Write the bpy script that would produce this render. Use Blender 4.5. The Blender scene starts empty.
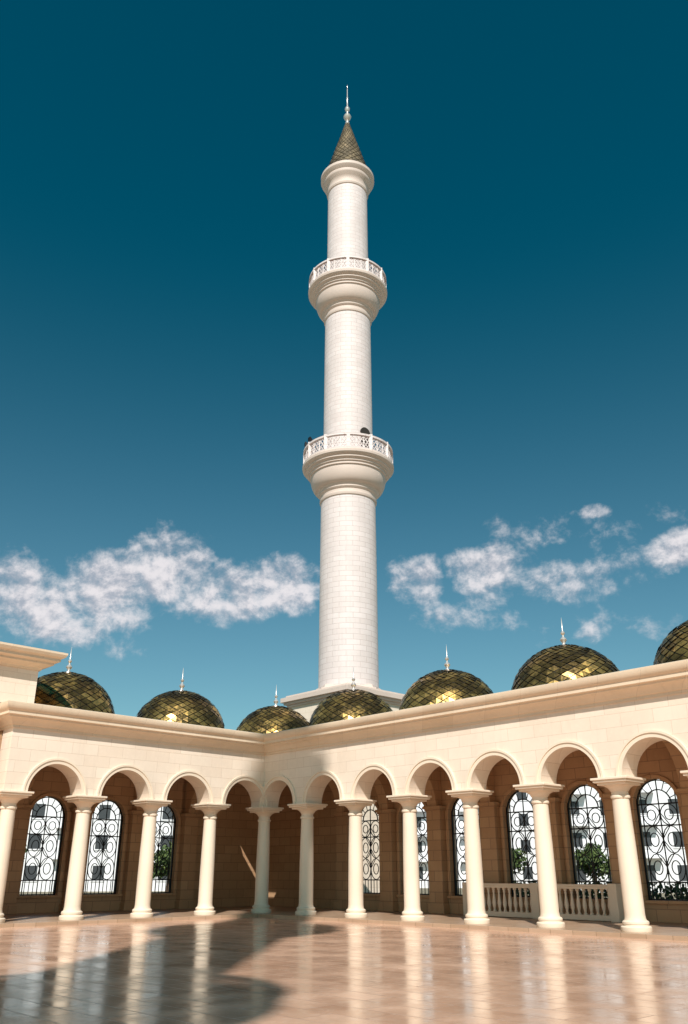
import bpy, bmesh, math, random
from mathutils import Vector, Matrix
random.seed(7)
R=math.radians
scene=bpy.context.scene
scene.view_settings.view_transform='Standard'
scene.view_settings.look='None'
scene.view_settings.exposure=0
# ------------------------------------------------------------------ helpers
class MB:
    def __init__(s): s.v=[]; s.f=[]
    def add(s,vs,fs):
        o=len(s.v); s.v+= [tuple(p) for p in vs]; s.f+=[tuple(i+o for i in f) for f in fs]
    def box(s,x0,x1,y0,y1,z0,z1):
        if x0>x1:x0,x1=x1,x0
        if y0>y1:y0,y1=y1,y0
        s.add([(x0,y0,z0),(x1,y0,z0),(x1,y1,z0),(x0,y1,z0),(x0,y0,z1),(x1,y0,z1),(x1,y1,z1),(x0,y1,z1)],
              [(0,3,2,1),(4,5,6,7),(0,1,5,4),(1,2,6,5),(2,3,7,6),(3,0,4,7)])
    def bar(s,a,b,t,t2=None):
        a=Vector(a);b=Vector(b);d=(b-a)
        if d.length<1e-6:return
        d.normalize()
        up=Vector((0,0,1)) if abs(d.z)<.95 else Vector((1,0,0))
        e=d.cross(up).normalized();g=d.cross(e).normalized()
        t2=t2 or t
        vs=[]
        for p in(a,b):
            for i,j in((-1,-1),(1,-1),(1,1),(-1,1)): vs.append(p+e*i*t/2+g*j*t2/2)
        s.add(vs,[(0,1,2,3),(7,6,5,4),(0,4,5,1),(1,5,6,2),(2,6,7,3),(3,7,4,0)])
    def lathe(s,prof,n=32,c=(0,0,0),cap=True):
        vs=[];fs=[]
        for r,z in prof:
            for i in range(n):
                a=2*math.pi*i/n
                vs.append((c[0]+r*math.cos(a),c[1]+r*math.sin(a),c[2]+z))
        for k in range(len(prof)-1):
            for i in range(n):
                j=(i+1)%n
                fs.append((k*n+i,k*n+j,(k+1)*n+j,(k+1)*n+i))
        if cap:
            fs.append(tuple(reversed(range(n)))); fs.append(tuple((len(prof)-1)*n+i for i in range(n)))
        s.add(vs,fs)
    def extrude_poly(s,stations):
        m=len(stations[0]);vs=[p for st in stations for p in st];fs=[]
        for k in range(len(stations)-1):
            for i in range(m-1):
                fs.append((k*m+i,k*m+i+1,(k+1)*m+i+1,(k+1)*m+i))
        fs.append(tuple(range(m)));fs.append(tuple((len(stations)-1)*m+i for i in reversed(range(m))))
        s.add(vs,fs)
    def obj(s,name,mat,parent=None,mw=None,smooth=True,bevel=0,ang=35,weld=True):
        me=bpy.data.meshes.new(name); me.from_pydata(s.v,[],s.f)
        bm=bmesh.new();bm.from_mesh(me)
        if weld: bmesh.ops.remove_doubles(bm,verts=bm.verts,dist=1e-5)
        bmesh.ops.recalc_face_normals(bm,faces=bm.faces)
        if smooth:
            for f in bm.faces:f.smooth=True
            for e in bm.edges:
                if len(e.link_faces)!=2 or e.calc_face_angle(0)>R(ang): e.smooth=False
        bm.to_mesh(me);bm.free()
        o=bpy.data.objects.new(name,me);scene.collection.objects.link(o)
        if mat:me.materials.append(mat)
        if mw is not None:o.matrix_world=mw
        if parent:
            o.parent=parent
            if mw is None: o.matrix_parent_inverse=Matrix.Identity(4)
            else: o.matrix_parent_inverse=parent.matrix_world.inverted()
        if bevel:
            b=o.modifiers.new('bevel','BEVEL');b.width=bevel;b.segments=2;b.limit_method='ANGLE'
        return o
def empty(name,loc=(0,0,0),rz=0):
    e=bpy.data.objects.new(name,None);scene.collection.objects.link(e)
    e.matrix_world=Matrix.Translation(loc)@Matrix.Rotation(rz,4,'Z');return e
# ------------------------------------------------------------------ materials
def newmat(name):
    m=bpy.data.materials.new(name);m.use_nodes=True;nt=m.node_tree
    for n in list(nt.nodes):nt.nodes.remove(n)
    o=nt.nodes.new('ShaderNodeOutputMaterial');b=nt.nodes.new('ShaderNodeBsdfPrincipled')
    nt.links.new(b.outputs[0],o.inputs[0]);return m,nt,b
def N(nt,t,**k):
    n=nt.nodes.new(t)
    for a,v in k.items():setattr(n,a,v)
    return n
def mth(nt,op,a,b=None,c=None,clamp=False):
    n=nt.nodes.new('ShaderNodeMath');n.operation=op;n.use_clamp=clamp
    for i,x in enumerate((a,b,c)):
        if x is None:continue
        if isinstance(x,(int,float)):n.inputs[i].default_value=x
        else:nt.links.new(x,n.inputs[i])
    return n.outputs[0]
def mix(nt,f,a,b,bt='MIX'):
    n=nt.nodes.new('ShaderNodeMix');n.data_type='RGBA';n.blend_type=bt
    for s,x in((n.inputs[0],f),(n.inputs[6],a),(n.inputs[7],b)):
        if isinstance(x,(int,float)):s.default_value=x
        elif isinstance(x,(tuple,list)):s.default_value=(*x[:3],1)
        else:nt.links.new(x,s)
    return n.outputs[2]
def noise(nt,vec,scale,detail=5,rough=.55,dist=0):
    n=nt.nodes.new('ShaderNodeTexNoise');n.inputs['Scale'].default_value=scale
    n.inputs['Detail'].default_value=detail;n.inputs['Roughness'].default_value=rough
    n.inputs['Distortion'].default_value=dist
    if vec is not None:nt.links.new(vec,n.inputs['Vector'])
    return n.outputs[0]
def ramp(nt,x,lo,hi,a=0.,b=1.):
    n=nt.nodes.new('ShaderNodeMapRange');n.inputs[1].default_value=lo;n.inputs[2].default_value=hi
    n.inputs[3].default_value=a;n.inputs[4].default_value=b;n.interpolation_type='SMOOTHSTEP'
    nt.links.new(x,n.inputs[0]);return n.outputs[0]
def stone(name,c1,c2,mort,mode='wall',bw=1.0,bh=.42,ms=.008,rough=.6,rad=1.9,joint=1.0,bump=.25):
    m,nt,b=newmat(name)
    tc=N(nt,'ShaderNodeTexCoord');sp=N(nt,'ShaderNodeSeparateXYZ');nt.links.new(tc.outputs['Object'],sp.inputs[0])
    x,y,z=sp.outputs
    cb=N(nt,'ShaderNodeCombineXYZ')
    if mode=='wall':
        nt.links.new(mth(nt,'ADD',x,y),cb.inputs[0]);nt.links.new(z,cb.inputs[1])
    elif mode=='cyl':
        nt.links.new(mth(nt,'MULTIPLY',mth(nt,'ARCTAN2',y,x),rad),cb.inputs[0]);nt.links.new(z,cb.inputs[1])
    else:
        nt.links.new(x,cb.inputs[0]);nt.links.new(y,cb.inputs[1])
    n1=noise(nt,tc.outputs['Object'],.5,6,.6)
    n2=noise(nt,tc.outputs['Object'],7,5,.65)
    n3=noise(nt,tc.outputs['Object'],60,3,.6)
    if mode!='plain':
        br=N(nt,'ShaderNodeTexBrick');nt.links.new(cb.outputs[0],br.inputs['Vector'])
        br.inputs['Scale'].default_value=1;br.inputs['Brick Width'].default_value=bw;br.inputs['Row Height'].default_value=bh
        br.inputs['Mortar Size'].default_value=ms;br.inputs['Mortar Smooth'].default_value=.3
        br.inputs['Color1'].default_value=(*c1,1);br.inputs['Color2'].default_value=(*c2,1);br.inputs['Mortar'].default_value=(*mort,1)
        base=mix(nt,joint,c1,br.outputs[0])
        fac=br.outputs[1]
    else:
        base=mix(nt,n2,c1,c2);fac=None
    w=ramp(nt,n1,.35,.7);base=mix(nt,mth(nt,'MULTIPLY',w,.4),base,tuple(a*.84 for a in c2))
    base=mix(nt,mth(nt,'MULTIPLY',ramp(nt,n2,.45,.75),.22),base,tuple(min(.95,a*1.08) for a in c1))
    mp=N(nt,'ShaderNodeMapping');mp.inputs['Scale'].default_value=(5,5,.35);nt.links.new(tc.outputs['Object'],mp.inputs[0])
    ns=noise(nt,mp.outputs[0],1,4,.6)
    if mode in('wall','cyl'):
        base=mix(nt,mth(nt,'MULTIPLY',ramp(nt,ns,.52,.8),.28),base,tuple(a*.74 for a in c2))
    nt.links.new(base,b.inputs['Base Color']);b.inputs['Roughness'].default_value=rough
    h=mth(nt,'MULTIPLY',n3,.25)
    if fac is not None:h=mth(nt,'SUBTRACT',h,fac)
    bp=N(nt,'ShaderNodeBump');bp.inputs['Strength'].default_value=bump;bp.inputs['Distance'].default_value=.01
    nt.links.new(h,bp.inputs['Height']);nt.links.new(bp.outputs[0],b.inputs['Normal'])
    return m
def plain(name,c,rough=.5,metal=0,var=.15,scale=4):
    m,nt,b=newmat(name);tc=N(nt,'ShaderNodeTexCoord')
    n=noise(nt,tc.outputs['Object'],scale,5)
    nt.links.new(mix(nt,n,tuple(a*(1-var) for a in c),tuple(min(1,a*(1+var)) for a in c)),b.inputs['Base Color'])
    b.inputs['Roughness'].default_value=rough;b.inputs['Metallic'].default_value=metal;return m
M_wall=stone('limestone_wall',(.88,.755,.63),(.82,.68,.55),(.64,.50,.38),'wall',1.1,.42,.008)
M_trim=stone('limestone_trim',(.83,.665,.50),(.76,.595,.43),(.56,.43,.31),'wall',1.5,3.,.006)
M_col=stone('limestone_column',(.88,.745,.60),(.81,.67,.52),(.5,.4,.3),'plain')
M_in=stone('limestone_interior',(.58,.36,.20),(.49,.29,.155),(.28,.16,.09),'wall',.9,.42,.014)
M_min=stone('minaret_stone',(.765,.675,.655),(.70,.61,.585),(.51,.42,.39),'cyl',.9,.36,.015,rad=1.9,joint=1,bump=.4)
M_mintrim=stone('minaret_trim',(.72,.60,.53),(.64,.515,.445),(.5,.4,.3),'plain')
M_iron=plain('wrought_iron',(.02,.022,.025),.5,.6)
M_dark=plain('dark_opening',(.03,.025,.02),.8)
M_white=plain('white_paint',(.78,.78,.80),.6)
M_glass=plain('dark_glass',(.05,.055,.06),.35)
M_metal=plain('finial_metal',(.75,.70,.66),.3,.6)
def scales(name,cols,metal=.75,rough=.3,dark=.7):
    m,nt,b=newmat(name);g=N(nt,'ShaderNodeNewGeometry')
    cr=N(nt,'ShaderNodeValToRGB');nt.links.new(g.outputs['Random Per Island'],cr.inputs[0])
    els=cr.color_ramp.elements
    while len(els)<len(cols):els.new(.5)
    for i,c in enumerate(cols):els[i].position=i/(len(cols)-1);els[i].color=(*c,1)
    tc=N(nt,'ShaderNodeTexCoord');n=noise(nt,tc.outputs['Object'],1.1,4)
    nt.links.new(mix(nt,ramp(nt,n,.42,.6),cr.outputs[0],tuple(x*dark for x in cols[0])),b.inputs['Base Color'])
    b.inputs['Metallic'].default_value=metal
    n2=noise(nt,tc.outputs['Object'],9,3)
    nt.links.new(ramp(nt,n2,.3,.7,rough*.7,rough*1.4),b.inputs['Roughness'])
    return m
M_scale=scales('gold_dome_tile',[(.19,.125,.045),(.54,.34,.10),(.32,.215,.07),(.85,.53,.17),(.44,.29,.085)],.82,.30,.85)
M_scaleb=plain('dome_joint',(.02,.016,.01),.7)
M_cone=scales('spire_tile',[(.17,.13,.08),(.30,.22,.13),(.22,.17,.10)],.4,.4,.9)
def marble():
    m,nt,b=newmat('polished_marble');tc=N(nt,'ShaderNodeTexCoord')
    br=N(nt,'ShaderNodeTexBrick');nt.links.new(tc.outputs['Object'],br.inputs['Vector'])
    br.offset=.5;br.inputs['Scale'].default_value=1;br.inputs['Brick Width'].default_value=1.2;br.inputs['Row Height'].default_value=.6
    br.inputs['Mortar Size'].default_value=.012;br.inputs['Mortar Smooth'].default_value=.2
    br.inputs['Color1'].default_value=(.80,.50,.35,1);br.inputs['Color2'].default_value=(.63,.375,.25,1);br.inputs['Mortar'].default_value=(.36,.21,.14,1)
    n1=noise(nt,tc.outputs['Object'],.22,6,.6,.5);n2=noise(nt,tc.outputs['Object'],2.2,8,.7,2.5)
    c=mix(nt,mth(nt,'MULTIPLY',ramp(nt,n2,.45,.7),.45),br.outputs[0],(.85,.62,.48))
    c=mix(nt,mth(nt,'MULTIPLY',ramp(nt,n1,.4,.7),.4),c,(.60,.35,.235))
    nt.links.new(c,b.inputs['Base Color'])
    n3=noise(nt,tc.outputs['Object'],.9,6,.65)
    r=ramp(nt,n3,.3,.75,.10,.28)
    nt.links.new(mth(nt,'ADD',r,mth(nt,'MULTIPLY',br.outputs[1],.3)),b.inputs['Roughness'])
    b.inputs['IOR'].default_value=1.36
    bp=N(nt,'ShaderNodeBump');bp.inputs['Strength'].default_value=.12;bp.inputs['Distance'].default_value=.01
    nt.links.new(mth(nt,'SUBTRACT',mth(nt,'MULTIPLY',n1,1.0),br.outputs[1]),bp.inputs['Height']);nt.links.new(bp.outputs[0],b.inputs['Normal'])
    return m
M_floor=marble()
M_plat=stone('gallery_paving',(.52,.36,.25),(.43,.29,.19),(.25,.16,.1),'floor',.8,.8,.012,.35)
M_ground=stone('dry_ground',(.30,.25,.18),(.22,.2,.13),(.2,.18,.1),'plain',rough=.9)
# ------------------------------------------------------------------ geometry constants
CX,CY=-3.66,41.0
aR=R(-46.5);aL=R(43.5)
MWR=Matrix.Translation((CX,CY,0))@Matrix.Rotation(aR,4,'Z')
MWL=Matrix.Translation((CX,CY,0))@Matrix.Rotation(aL,4,'Z')
SP=4.365; RAD=1.08; TOP=7.1
g=MB();g.add([(-1500,-1500,-.14),(1500,-1500,-.14),(1500,1500,-.14),(-1500,1500,-.14)],[(0,1,2,3)])
g.obj('ground',M_ground,smooth=False)
g=MB();g.add([(-1,-75,-.12),(60,-75,-.12),(60,1,-.12),(-1,1,-.12)],[(0,1,2,3)])
g.obj('courtyard_floor',M_floor,mw=MWR,smooth=False)

arc=empty('arcade_building',(CX,CY,0))
def column(mb,x,y):
    prof=[(.44,0),(.45,.03),(.45,.12),(.42,.15),(.37,.16),(.37,.19),(.39,.21),(.39,.26),(.36,.29),(.325,.31),(.31,.36),(.30,.45),
          (.30,1.4),(.29,2.4),(.262,3.74),(.262,3.76),(.295,3.77),(.305,3.81),(.295,3.85),(.262,3.86),(.262,3.97),(.28,3.98),(.30,4.01),(.34,4.07),(.42,4.12),(.45,4.13),(.45,4.16)]
    mb.lathe(prof,36,(x,y,0),cap=True)
def arch_wall(mb,sg,centers,half,R_,w0,w1,sp,top,n=20,rise=None):
    rise=rise or R_
    for c in centers:
        P=[(-half,sp)]
        for i in range(n+1):
            a=math.pi*(1-i/n);P.append((R_*math.cos(a),sp+rise*math.sin(a)))
        P.append((half,sp))
        for k in range(len(P)-1):
            s0,z0=P[k];s1,z1=P[k+1]
            for w in(w0,w1):
                mb.add([(sg*(c+s0),w,z0),(sg*(c+s1),w,z1),(sg*(c+s1),w,top),(sg*(c+s0),w,top)],[(0,1,2,3)])
            mb.add([(sg*(c+s0),w0,z0),(sg*(c+s1),w0,z1),(sg*(c+s1),w1,z1),(sg*(c+s0),w1,z0)],[(0,1,2,3)])
def ring(mb,sg,c,r0,r1,w0,w1,sp,n=28):
    st=[]
    for i in range(n+1):
        a=math.pi*i/n;ca,sa=math.cos(a),math.sin(a)
        q=[(sg*(c+r0*ca),w1,sp+r0*sa),(sg*(c+r0*ca),w0,sp+r0*sa),(sg*(c+r1*ca),w0,sp+r1*sa),(sg*(c+r1*ca),w1,sp+r1*sa)]
        st.append(q)
    mb.extrude_poly(st)
def dome_mesh(cx,cy,z0,r,h,mwparent,par):
    b=MB();b.lathe([(r+.12,-.75),(r+.12,-.12),(r+.2,-.1),(r+.2,0),(r,.02)],48,(cx,cy,z0));b.obj('dome_drum',M_trim,par,mwparent)
    b=MB();n=40
    prof=[]
    for i in range(n//2+1):
        t=i/(n//2)*math.pi/2;prof.append(((r-.03)*math.cos(t)+.001,(h-.03)*math.sin(t)))
    b.lathe(prof,56,(cx,cy,z0),cap=False);b.obj('dome_shell',M_scaleb,par,mwparent)
    s=MB();nn=26;rings=22
    def P(i,k):
        t=min(i/rings,1)*math.pi/2*.985;a=k*math.pi/nn
        return Vector((cx+r*math.cos(t)*math.cos(a),cy+r*math.cos(t)*math.sin(a),z0+h*math.sin(t)))
    for i in range(-1,rings-1):
        for k in range(2*nn):
            if (i+k)%2:continue
            q=[P(i,k),P(i+1,k+1),P(i+2,k),P(i+1,k-1)]
            cc=sum(q,Vector())/4
            q=[cc+(p-cc)*.89 for p in q]
            nrm=(cc-Vector((cx,cy,z0))).normalized()
            q[0]+=nrm*.02;q[2]-=nrm*.006
            j=random.uniform(-.03,.03);q[1]+=nrm*j;q[3]-=nrm*j
            j=random.uniform(-.018,.018);q[0]+=nrm*j
            s.add(q,[(0,1,2,3)])
    s.obj('dome_tiles',M_scale,par,mwparent,smooth=False,weld=False)
    f=MB();f.lathe([(.22,-.05),(.2,.03),(.08,.08),(.05,.14),(.1,.2),(.14,.27),(.1,.34),(.04,.4),(.035,.46),(.07,.5),(.09,.55),(.06,.6),(.025,.65),(.02,1.0),(.003,1.2)],14,(cx,cy,z0+h))
    f.obj('dome_finial',M_metal,par,mwparent)
def wing(sg,MW,nb,wb,s_end,closed_end,centers_back,corner_s):
    wall=MB();cs=[1.5+3*i for i in range(nb)]
    arch_wall(wall,sg,cs,1.5,RAD,-.45,.45,SP,TOP)
    if sg>0: wall.box(sg*-.448,sg*0,-.449,.449,SP,TOP-.002)
    if closed_end: wall.box(sg*cs[-1]+sg*1.5,sg*s_end,-.45,.45,SP,TOP)
    wall.obj('facade_wall',M_wall,arc,MW)
    a=MB()
    for c in cs:
        ring(a,sg,c,RAD-.004,RAD+.13,-.49,-.43,SP+.004);ring(a,sg,c,RAD+.13,RAD+.2,-.525,-.43,SP+.004)
    a.obj('archivolts',M_col,arc,MW,ang=30)
    col=MB();ab=MB()
    st=0 if sg>0 else 1
    for i in range(st,nb+1):
        x=sg*3*i;column(col,x,0)
        ab.box(x-.49,x+.49,-.49,.49,4.15,4.225);ab.box(x-.58,x+.58,-.58,.58,4.225,4.30);ab.box(x-.63,x+.63,-.63,.63,4.30,4.372)
    col.obj('columns',M_col,arc,MW);ab.obj('capital_slabs',M_col,arc,MW,bevel=.012)
    prof=[(0,6.62),(.05,6.62),(.05,6.72),(.10,6.74),(.14,6.82),(.24,6.92),(.36,6.97),(.36,7.02),(.46,7.05),(.46,7.17),(.52,7.21),(.56,7.27),(.60,7.36),(.60,7.46),(.5,7.5),(-.6,7.52),(-.6,7.0)]
    sts=[[(sg*(.45+p),-.45-p,z) for p,z in prof],[(sg*(s_end+(p if closed_end else 0)),-.45-p,z) for p,z in prof]]
    if closed_end: sts.append([(sg*(s_end+p),wb+.4,z) for p,z in prof])
    k=MB();k.extrude_poly(sts);k.obj('cornice',M_trim,arc,MW,ang=25)
    rf=MB();rf.box(sg*corner_s,sg*s_end,.45,wb+.4,6.6,7.12)
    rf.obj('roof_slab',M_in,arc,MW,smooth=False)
    bk=MB();zb=.7;zs=3.95;rw=.88
    arch_wall(bk,sg,centers_back,1.5,rw,wb,wb+.4,zs,6.59)
    s0=corner_s;prev=s0
    for c in centers_back:
        bk.box(sg*prev,sg*(c-rw),wb,wb+.4,0,zs);prev=c+rw
    bk.box(sg*prev,sg*(centers_back[-1]+1.5),wb,wb+.4,0,zs)
    bk.box(sg*(centers_back[0]-rw),sg*(centers_back[-1]+rw),wb+.002,wb+.398,0,zb)
    bk.box(sg*s0,sg*(centers_back[0]-1.5),wb,wb+.4,zs,6.59)
    if closed_end: bk.box(sg*(s_end-.4),sg*s_end,.6,wb+.1,0,6.59)
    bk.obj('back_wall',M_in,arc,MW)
    fr=MB()
    for c in centers_back:
        ring(fr,sg,c,rw-.004,rw+.14,wb-.07,wb+.02,zs)
        fr.box(sg*(c-rw-.14),sg*(c-rw+.004),wb-.07,wb+.02,zb,zs);fr.box(sg*(c+rw-.004),sg*(c+rw+.14),wb-.07,wb+.02,zb,zs)
        fr.box(sg*(c-rw-.2),sg*(c+rw+.2),wb-.12,wb+.3,zb-.1,zb+.003)
    for i in range(0,nb+1):
        x=sg*3*i
        fr.box(x-.4,x+.4,wb-.35,wb+.01,0,4.17);fr.box(x-.46,x+.46,wb-.41,wb+.01,0,.35)
        fr.box(x-.46,x+.46,wb-.41,wb+.01,4.17,4.25);fr.box(x-.52,x+.52,wb-.48,wb+.01,4.25,4.37)
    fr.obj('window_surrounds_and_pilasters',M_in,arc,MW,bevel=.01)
    ta=MB();w0=.45;w1=wb-.02;mid=(w0+w1-.3)/2+.02;hw=(w1-.35-w0)/2-.1
    for i in range(0,nb+1):
        x=sg*3*i;n=18
        P=[(w0,SP)]+[(mid-hw*math.cos(math.pi*j/n),SP+1.95*math.sin(math.pi*j/n)) for j in range(n+1)]+[(w1,SP)]
        for j in range(len(P)-1):
            (a0,z0),(a1,z1)=P[j],P[j+1]
            for xx in(x-.27,x+.27): ta.add([(xx,a0,z0),(xx,a1,z1),(xx,a1,6.595),(xx,a0,6.595)],[(0,1,2,3)])
            ta.add([(x-.27,a0,z0),(x-.27,a1,z1),(x+.27,a1,z1),(x+.27,a0,z0)],[(0,1,2,3)])
    ta.obj('transverse_arches',M_in,arc,MW)
    gr=MB()
    for c in centers_back:
        y=wb+.2
        def X(s):return sg*(c+s)
        for s in(-rw+.03,-rw+.2,0,rw-.2,rw-.03):
            t=.06 if abs(s)>rw-.1 else .035
            gr.bar((X(s),y,zb),(X(s),y,zs+math.sqrt(max(0,rw*rw-s*s))-.01),t)
        for z in(zb+.03,1.3,3.2,3.95):
            gr.bar((X(-rw),y,z),(X(rw),y,z),.045)
        for q in range(9):
            s=-rw+.1+q*(2*rw-.2)/8;gr.bar((X(s),y,zb),(X(s),y,1.3),.026)
        for zc,hz in((1.78,.46),(2.72,.46),(3.57,.36)):
            for sc in(-.34,.34):
                for k_ in(1,.5):
                    pts=[(X(sc+.33*k_*math.cos(2*math.pi*q/16)),y,zc+hz*k_*math.sin(2*math.pi*q/16)) for q in range(17)]
                    for q in range(16):gr.bar(pts[q],pts[q+1],.03)
        for zc in(2.25,3.2):
            gr.bar((X(-.34),y,zc),(X(0),y,zc+.45),.026);gr.bar((X(.34),y,zc),(X(0),y,zc+.45),.026)
            gr.bar((X(-.34),y,zc),(X(0),y,zc-.45),.026);gr.bar((X(.34),y,zc),(X(0),y,zc-.45),.026)
        for rr in(.84,.5):
            pts=[(X(rr*math.cos(math.pi*q/14)),y,zs+rr*math.sin(math.pi*q/14)) for q in range(15)]
            for q in range(14):gr.bar(pts[q],pts[q+1],.04)
        for q in range(1,8):
            a=math.pi*q/8;gr.bar((X(.5*math.cos(a)),y,zs+.5*math.sin(a)),(X(.86*math.cos(a)),y,zs+.86*math.sin(a)),.026)
    gr.obj('window_grilles',M_iron,arc,MW,smooth=False)
WBR,WBL=5.2,6.2
wing(1,MWR,8,WBR,24.0,False,[1.5+3*i for i in range(8)],-WBL-.4)
wing(-1,MWL,4,WBL,12.45,True,[1.5+3*i for i in range(4)],.45)
b=MB();b.box(-.45,WBR+.0,WBL,WBL+.4,0,6.59);b.obj('back_wall_corner',M_in,arc,MWL)
p=MB();p.box(-WBL-.4,24.5,-.95,WBR+.4,-.135,0);p.obj('gallery_floor',M_plat,arc,MWR,smooth=False,bevel=.01)
p=MB();p.box(-.95,-12.9,-.95,WBL+.4,-.135,0);p.obj('gallery_floor',M_plat,arc,MWL,smooth=False,bevel=.01)
d0=Vector((-3.68,45.8))
dR=Vector((math.cos(aR),math.sin(aR)));dL=-Vector((math.cos(aL),math.sin(aL)))
I4=Matrix.Identity(4)
for q in [d0]+[d0+dR*(6*i+.03) for i in(1,2,3,4)]+[d0+dL*6*i for i in(1,2)]:
    dome_mesh(q.x,q.y,7.7,2.25,2.15,I4,arc)
bal=empty('stone_balustrade',(CX,CY,0))
b=MB();x0,x1,yy=8.2,14.9,4.35
b.box(x0,x1,yy-.14,yy+.14,.02,.2);b.box(x0,x1,yy-.15,yy+.15,1.06,1.14);b.box(x0,x1,yy-.18,yy+.18,1.14,1.22)
for x in(x0,(x0+x1)/2,x1):b.box(x-.17,x+.17,yy-.19,yy+.19,.0,1.25)
b.obj('rails',M_col,bal,MWR,bevel=.01)
b=MB();k=int((x1-x0)/.25)
for i in range(1,k):
    b.lathe([(.07,.2),(.07,.24),(.045,.27),(.05,.33),(.08,.45),(.082,.52),(.055,.7),(.035,.86),(.05,.93),(.04,.96),(.07,1.0),(.07,1.06)],10,(x0+(x1-x0)*i/k,yy,0))
b.obj('balusters',M_col,bal,MWR)
# ------------------------------------------------------------------ minaret
def minaret(loc):
    e=empty('minaret',(loc[0],loc[1],0));MW=Matrix.Translation((loc[0],loc[1],0));MWr=MW@Matrix.Rotation(aR,4,'Z')
    b=MB();b.box(-2.75,2.75,-2.75,2.75,-.135,11.6);b.obj('base_block',M_wall,e,MWr)
    b=MB()
    for h,z0,z1 in((2.85,11.45,11.6),(3.0,11.6,11.75),(3.15,11.75,12.05),(2.9,12.05,12.2)):b.box(-h,h,-h,h,z0,z1)
    b.obj('base_cornice',M_mintrim,e,MWr,bevel=.02)
    b=MB();b.lathe([(2.45,12.2),(2.45,12.4),(2.2,12.45),(2.1,12.65),(2.0,12.7)],8);b.obj('base_collar',M_mintrim,e,MW)
    Z1,Z2,ZC=28.75,44.35,56.3
    b=MB();b.lathe([(1.98,12.3),(1.97,20),(1.95,Z1-2.5)],72);b.lathe([(1.82,Z1-.3),(1.80,36),(1.78,Z2-2.5)],72);b.lathe([(1.68,Z2-.3),(1.66,50),(1.65,ZC-1.5)],72)
    b.obj('shaft',M_min,e,MW,ang=50)
    def balc(z,r,ri,ro):
        prof=[(r-.02,-3.0),(r+.07,-2.96),(r+.1,-2.88),(r+.1,-2.76),(r+.03,-2.7),(r+.03,-2.5),(r+.1,-2.45),(r+.16,-2.36),(r+.16,-2.26),(r+.22,-2.2)]
        b0=r+.26
        for i in range(10):
            t=i/9*math.pi/2;prof.append((b0+(ro-.6-b0)*math.sin(t),-2.12+1.1*(1-math.cos(t))**.9))
        prof+=[(ro-.5,-.98),(ro-.5,-.82),(ro-.4,-.78),(ro-.4,-.68),(ro-.28,-.6),(ro-.22,-.56),(ro-.22,-.44),(ro-.12,-.40),(ro-.04,-.32),(ro+.0,-.28),(ro+.02,-.12),(ro-.04,0),(ri,.0)]
        b=MB();b.lathe(prof,72,(0,0,z),cap=False);b.obj('balcony_corbel',M_mintrim,e,MW,ang=28)
        rr=ro-.16;b=MB()
        def ringp(r0,r1,z0,z1):b.lathe([(r0,z0),(r1,z0),(r1,z1),(r0,z1),(r0,z0)],72,(0,0,z),cap=False)
        ringp(rr-.1,rr+.08,0,.12);ringp(rr-.12,rr+.12,1.02,1.16)
        n=36
        for i in range(n):
            a0=2*math.pi*i/n;a1=2*math.pi*(i+1)/n
            def Q(a,h,rad=rr):return(rad*math.cos(a),rad*math.sin(a),z+h)
            if i%3==0:b.bar(Q(a0,0),Q(a0,1.22),.24)
            b.bar(Q(a0,.12),Q(a0,1.02),.06)
            b.bar(Q(a0,.12),Q(a1,1.02),.06);b.bar(Q(a1,.12),Q(a0,1.02),.06)
            am=(a0+a1)/2
            b.bar(Q(a0,.57),Q(am,.95),.045);b.bar(Q(am,.95),Q(a1,.57),.045);b.bar(Q(a0,.57),Q(am,.2),.045);b.bar(Q(am,.2),Q(a1,.57),.045)
        b.obj('balcony_railing',M_min,e,MW,smooth=False)
    balc(Z1,1.95,1.8,3.32);balc(Z2,1.78,1.65,3.15)
    b=MB()
    for z,r in((Z1,1.82),):
        for a in(-46,134):
            a=R(a);u=Vector((math.cos(a),math.sin(a),0));t=Vector((-u.y,u.x,0));c=u*(r-.25)+Vector((0,0,z))
            pts=[(-.5,0),(.5,0),(.5,2.1)]+[(.5*math.cos(q*math.pi/8),2.1+.5*math.sin(q*math.pi/8)) for q in range(1,8)]+[(-.5,2.1)]
            b.extrude_poly([[c+t*x+Vector((0,0,zz)) for x,zz in pts],[c+u*.28+t*x+Vector((0,0,zz)) for x,zz in pts]])
    b.obj('balcony_doors',M_dark,e,MW,smooth=False)
    b=MB();b.lathe([(r_,z_+ZC-57.65) for r_,z_ in [(1.6,55.6),(1.72,55.7),(1.76,55.85),(1.70,56.0),(1.72,56.3),(1.82,56.5),(2.0,56.7),(2.04,56.8),(2.04,57.0),(2.22,57.2),(2.28,57.3),(2.28,57.55),(2.2,57.65),(1.6,57.75)]],64)
    b.obj('cap_cornice',M_mintrim,e,MW,ang=28)
    ZT=62.9
    b=MB();b.lathe([(1.93,ZC),(.12,ZT)],48,cap=False);b.obj('spire_core',M_scaleb,e,MW)
    s=MB();nn=18;rings=22
    def P(i,k):
        t=i/rings;rr=1.97*(1-t)+.13*t;a=k*math.pi/nn;return Vector((rr*math.cos(a),rr*math.sin(a),ZC+.04+(ZT-ZC)*t))
    for i in range(0,rings-1):
        for k in range(2*nn):
            if(i+k)%2:continue
            q=[P(i,k),P(i+1,k+1),P(i+2,k),P(i+1,k-1)];cc=sum(q,Vector())/4
            q=[cc+(p_-cc)*.92 for p_ in q];q[0]+=Vector((cc.x,cc.y,0)).normalized()*.03
            s.add(q,[(0,1,2,3)])
    s.obj('spire_tiles',M_cone,e,MW,smooth=False,weld=False)
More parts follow.
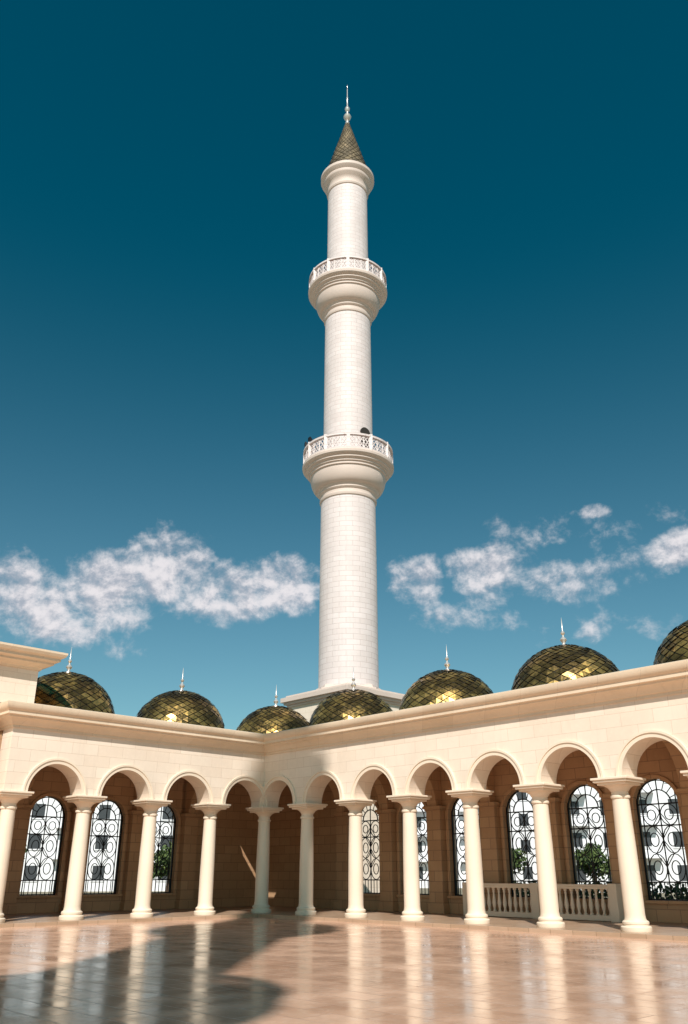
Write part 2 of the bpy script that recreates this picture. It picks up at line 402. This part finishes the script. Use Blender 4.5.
    f=MB();f.lathe([(r_,z_+ZT-64) for r_,z_ in [(.18,63.9),(.2,64.0),(.12,64.1),(.1,64.3),(.26,64.45),(.36,64.7),(.26,64.95),(.1,65.1),(.08,65.35),(.2,65.5),(.24,65.7),(.15,65.9),(.07,66.05),(.05,67.0),(.09,67.1),(.04,67.25),(.03,68.6),(.003,68.75)]],20)
    pts=[]
    for i in range(13):
        a=R(-240+i*300/12);pts.append((0,.13*math.cos(a),ZT+4.35+.13*math.sin(a)))
    for i in range(12):f.bar(pts[i],pts[i+1],.035)
    f.obj('finial',M_metal,e,MW)
    b=MB()
    for a in(-150,-165):
        a=R(a);u=Vector((math.cos(a),math.sin(a),0));c=u*3.0+Vector((0,0,Z1))
        b.bar(c,c+Vector((0,0,1.45)),.06)
        for k in range(3):
            b.bar(c+Vector((0,0,1.5))+u*(.08*k),c+Vector((0,0,1.5))+u*(.08*k+.1),.12+.08*k)
    b.obj('loudspeakers',M_iron,e,MW)
    return e
minaret((.3,55.0))
minaret((-5.9,-18.0))
# ------------------------------------------------------------------ mosque block on the left
mo=empty('mosque_building',(CX,CY,0))
b=MB();b.box(-13.2,-40,.3,22,-.135,7.6);b.box(-11.5,-40,.25,22,7.6,9.3)
b.obj('walls',M_wall,mo,MWL)
b=MB();prof=[(0,9.0),(.06,9.0),(.1,9.08),(.3,9.18),(.42,9.22),(.42,9.3),(.6,9.36),(.6,9.46),(.72,9.52),(.78,9.62),(.78,9.7),(.6,9.74),(-.4,9.76),(-.4,9.1)]
b.extrude_poly([[(-11.5+p,22,z) for p,z in prof],[(-11.5+p,.25-p,z) for p,z in prof],[(-40,.25-p,z) for p,z in prof]])
b.obj('cornice',M_trim,mo,MWL,ang=25)
# ------------------------------------------------------------------ town outside
def apartment(x,y,w,d,h,rz):
    e=empty('apartment_building',(x,y,0),rz);MW=e.matrix_world.copy()
    b=MB();b.box(-w/2,w/2,-d/2,d/2,-.2,h);b.box(-w/2-.3,w/2+.3,-d/2-.3,d/2+.3,h,h+.35);b.box(-2,2,-2,2,h+.35,h+2)
    g_=MB();ba=MB();fl=int(h/3);nw=int(w/3.2)
    for f in range(fl):
        for i in range(nw):
            cx=-w/2+w*(i+.5)/nw;z=f*3+.9
            for sd in(-1,1):
                g_.box(cx-.6,cx+.6,sd*(d/2-.1),sd*(d/2+.03),z,z+1.4)
                ba.box(cx-.7,cx+.7,sd*(d/2),sd*(d/2+.08),z-.12,z-.003)
                if i%2==0 and f>0:
                    ba.box(cx-1.4,cx+1.4,sd*d/2,sd*(d/2+1.2),z-1.0,z-.85)
                    for q in range(12):
                        ba.box(cx-1.38+q*.25,cx-1.34+q*.25,sd*(d/2+1.14),sd*(d/2+1.18),z-.85,z)
                    ba.box(cx-1.4,cx+1.4,sd*(d/2+1.12),sd*(d/2+1.2),z,z+.06)
    b.obj('walls',M_white,e,MW,smooth=False);g_.obj('windows',M_glass,e,MW,smooth=False);ba.obj('balconies',M_white,e,MW,smooth=False)
apartment(36,92,26,12,12.5,R(-20));apartment(66,95,24,12,15,R(10));apartment(-30,100,30,12,12.5,R(12));apartment(-62,96,24,12,12,R(25));apartment(6,122,24,12,12,R(0))
apartment(48,70,14,10,9,R(-46));apartment(25,116,18,12,12.5,R(6));apartment(-5,112,16,12,11,R(-4))
M_bark=plain('bark',(.12,.08,.05),.9)
def leafmat():
    m,nt,b=newmat('foliage');g=N(nt,'ShaderNodeNewGeometry')
    nt.links.new(mix(nt,g.outputs['Random Per Island'],(.035,.07,.02),(.11,.15,.04)),b.inputs['Base Color']);b.inputs['Roughness'].default_value=.6;return m
M_leaf=leafmat()
def tree(x,y,h,cr):
    e=empty('broadleaf_tree',(x,y,0));MW=e.matrix_world.copy()
    b=MB();b.lathe([(.2,-.2),(.14,h*.3),(.1,h*.55)],8)
    cl=[]
    for i in range(9):
        a=random.uniform(0,6.28);rr=random.uniform(.2,.8)*cr;z=h*random.uniform(.5,.9)
        p=(rr*math.cos(a),rr*math.sin(a),z);b.bar((0,0,h*.4),p,.06);cl.append(Vector(p))
    cl.append(Vector((0,0,h*.9)))
    b.obj('trunk_and_limbs',M_bark,e,MW)
    l=MB()
    for c in cl:
        rad=cr*random.uniform(.35,.55)
        for i in range(150):
            v=Vector((random.gauss(0,1),random.gauss(0,1),random.gauss(0,1))).normalized()*rad*random.uniform(.4,1.1)
            v.z*=.75;q=c+v;s=random.uniform(.1,.2)
            u=Vector((random.gauss(0,1),random.gauss(0,1),random.gauss(0,1))).normalized();w=u.orthogonal().normalized()
            l.add([q-u*s,q+w*s*.6,q+u*s,q-w*s*.6],[(0,1,2,3)])
    l.obj('crown',M_leaf,e,MW,smooth=False,weld=False)
for t in[(23,52,2.8,1.3),(17,62,3.4,1.6),(31,50,3.0,1.5),(-24,64,3.6,1.8),(-13,68,3.4,1.7),(12,70,3.6,1.8),(36,50,3,1.6),(27,58,3.6,1.8)]:tree(*t)
e=empty('hedge',(CX,CY,0));l=MB()
for i in range(5200):
    q=Vector((random.uniform(6,24),random.uniform(9.2,10.4),random.uniform(0,1.15)+.12*math.sin(i)));s=random.uniform(.06,.13)
    u=Vector((random.gauss(0,1),random.gauss(0,1),random.gauss(0,1))).normalized();w=u.orthogonal().normalized()
    l.add([q-u*s,q+w*s*.6,q+u*s,q-w*s*.6],[(0,1,2,3)])
l.obj('hedge_leaves',M_leaf,e,MWR,smooth=False,weld=False)
# ------------------------------------------------------------------ light
hx,hy=.053,1.0;cot=1.1
el=math.atan(1/cot);hl=math.hypot(hx,hy)
d=Vector((hx/hl*math.cos(el),hy/hl*math.cos(el),-math.sin(el)))
sun=bpy.data.lights.new('sun','SUN');sun.energy=5.0;sun.angle=R(.5);sun.color=(1,.95,.885)
so=bpy.data.objects.new('sun',sun);scene.collection.objects.link(so);so.rotation_euler=d.to_track_quat('-Z','Y').to_euler();so.location=(0,-20,60)
w=bpy.data.worlds.new('World');scene.world=w;w.use_nodes=True;nt=w.node_tree
for n in list(nt.nodes):nt.nodes.remove(n)
out=N(nt,'ShaderNodeOutputWorld');bg=N(nt,'ShaderNodeBackground');nt.links.new(bg.outputs[0],out.inputs[0]);bg.inputs[1].default_value=.1
sky=N(nt,'ShaderNodeTexSky');sky.sky_type='NISHITA';sky.sun_disc=False;sky.sun_elevation=el;sky.sun_rotation=math.atan2(-hx,-hy);sky.air_density=1.0;sky.dust_density=.6;sky.ozone_density=1.5
tc=N(nt,'ShaderNodeTexCoord');sp=N(nt,'ShaderNodeSeparateXYZ');nt.links.new(tc.outputs['Generated'],sp.inputs[0])
x,y,z=sp.outputs
az=mth(nt,'MULTIPLY',mth(nt,'ARCTAN2',x,y),57.2958);elv=mth(nt,'MULTIPLY',mth(nt,'ARCSINE',z),57.2958)
tint=mix(nt,ramp(nt,elv,2,43),(.66,.94,.84),(.0,.56,.55))
skyc=mix(nt,1.0,sky.outputs[0],tint,'MULTIPLY')
cv=N(nt,'ShaderNodeCombineXYZ');nt.links.new(mth(nt,'MULTIPLY',az,.15),cv.inputs[0]);nt.links.new(mth(nt,'MULTIPLY',elv,.18),cv.inputs[1]);cv.inputs[2].default_value=3.7
n1=noise(nt,cv.outputs[0],1.9,13,.64,.12)
cv2=N(nt,'ShaderNodeVectorMath',operation='ADD');nt.links.new(cv.outputs[0],cv2.inputs[0]);cv2.inputs[1].default_value=(.03,.09,0)
n2=noise(nt,cv2.outputs[0],1.9,13,.64,.12)
blobs=[(-21.5,16.0,5.5,2.9,1.35),(-16.5,17.0,4.5,2.8,1.45),(-12.3,18.9,3.0,2.9,1.6),(-19,14.8,4,1.6,1.1),(-8.2,17.4,3.0,2.2,1.3),(-4,18.2,3.2,2.2,1.5),(-30,17,6,3,1),
 (5.2,18.4,2.1,2.1,1.15),(10.0,19.1,2.9,2.1,1.4),(10.3,17.2,2,1.2,.8),(15,18.0,4.2,2.0,.7),(18.5,17.6,3,2.0,.65),(17.7,22.3,1.4,.5,.9),(23.5,19.2,2.6,1.5,1.2),(10,21.8,2.5,.9,.5),(14.5,20.8,5,1.6,.4),(22,21.5,2.5,.8,.5),(32,18,6,3,.9),(9,16.0,5,1,.45),(18,14.8,4,1.2,.6),(-16,13.5,3,.8,.5),(70,20,20,5,1),(-80,20,25,6,1),(150,22,30,6,1),(-140,18,25,5,1)]
den=None
for a,e_,ra,re,wt in blobs:
    dx=mth(nt,'MULTIPLY',mth(nt,'SUBTRACT',az,a),1/ra);dy=mth(nt,'MULTIPLY',mth(nt,'SUBTRACT',elv,e_),1/re)
    r2=mth(nt,'ADD',mth(nt,'MULTIPLY',dx,dx),mth(nt,'MULTIPLY',dy,dy))
    v=mth(nt,'MULTIPLY',mth(nt,'SUBTRACT',1.0,mth(nt,'MULTIPLY',r2,.8)),wt)
    den=v if den is None else mth(nt,'MAXIMUM',den,v)
den=mth(nt,'MAXIMUM',den,-1.)
val=mth(nt,'ADD',mth(nt,'MULTIPLY',den,.8),mth(nt,'MULTIPLY',mth(nt,'SUBTRACT',n1,.5),3.6))
cov=ramp(nt,val,.10,1.25)
sh=ramp(nt,mth(nt,'SUBTRACT',n1,n2),-.12,.10)
cc=mix(nt,sh,(4.3,4.6,5.3),(8.6,8.2,8.4))
fin=mix(nt,mth(nt,'MULTIPLY',cov,.94),skyc,cc)
nt.links.new(fin,bg.inputs[0])
# ------------------------------------------------------------------ camera
cam=bpy.data.cameras.new('camera');co=bpy.data.objects.new('camera',cam);scene.collection.objects.link(co)
cam.sensor_fit='VERTICAL';cam.sensor_height=36;cam.lens=840/1024*36;cam.clip_end=5000
co.location=(0,0,1.6);co.rotation_euler=(R(90+23.26),0,0);scene.camera=co
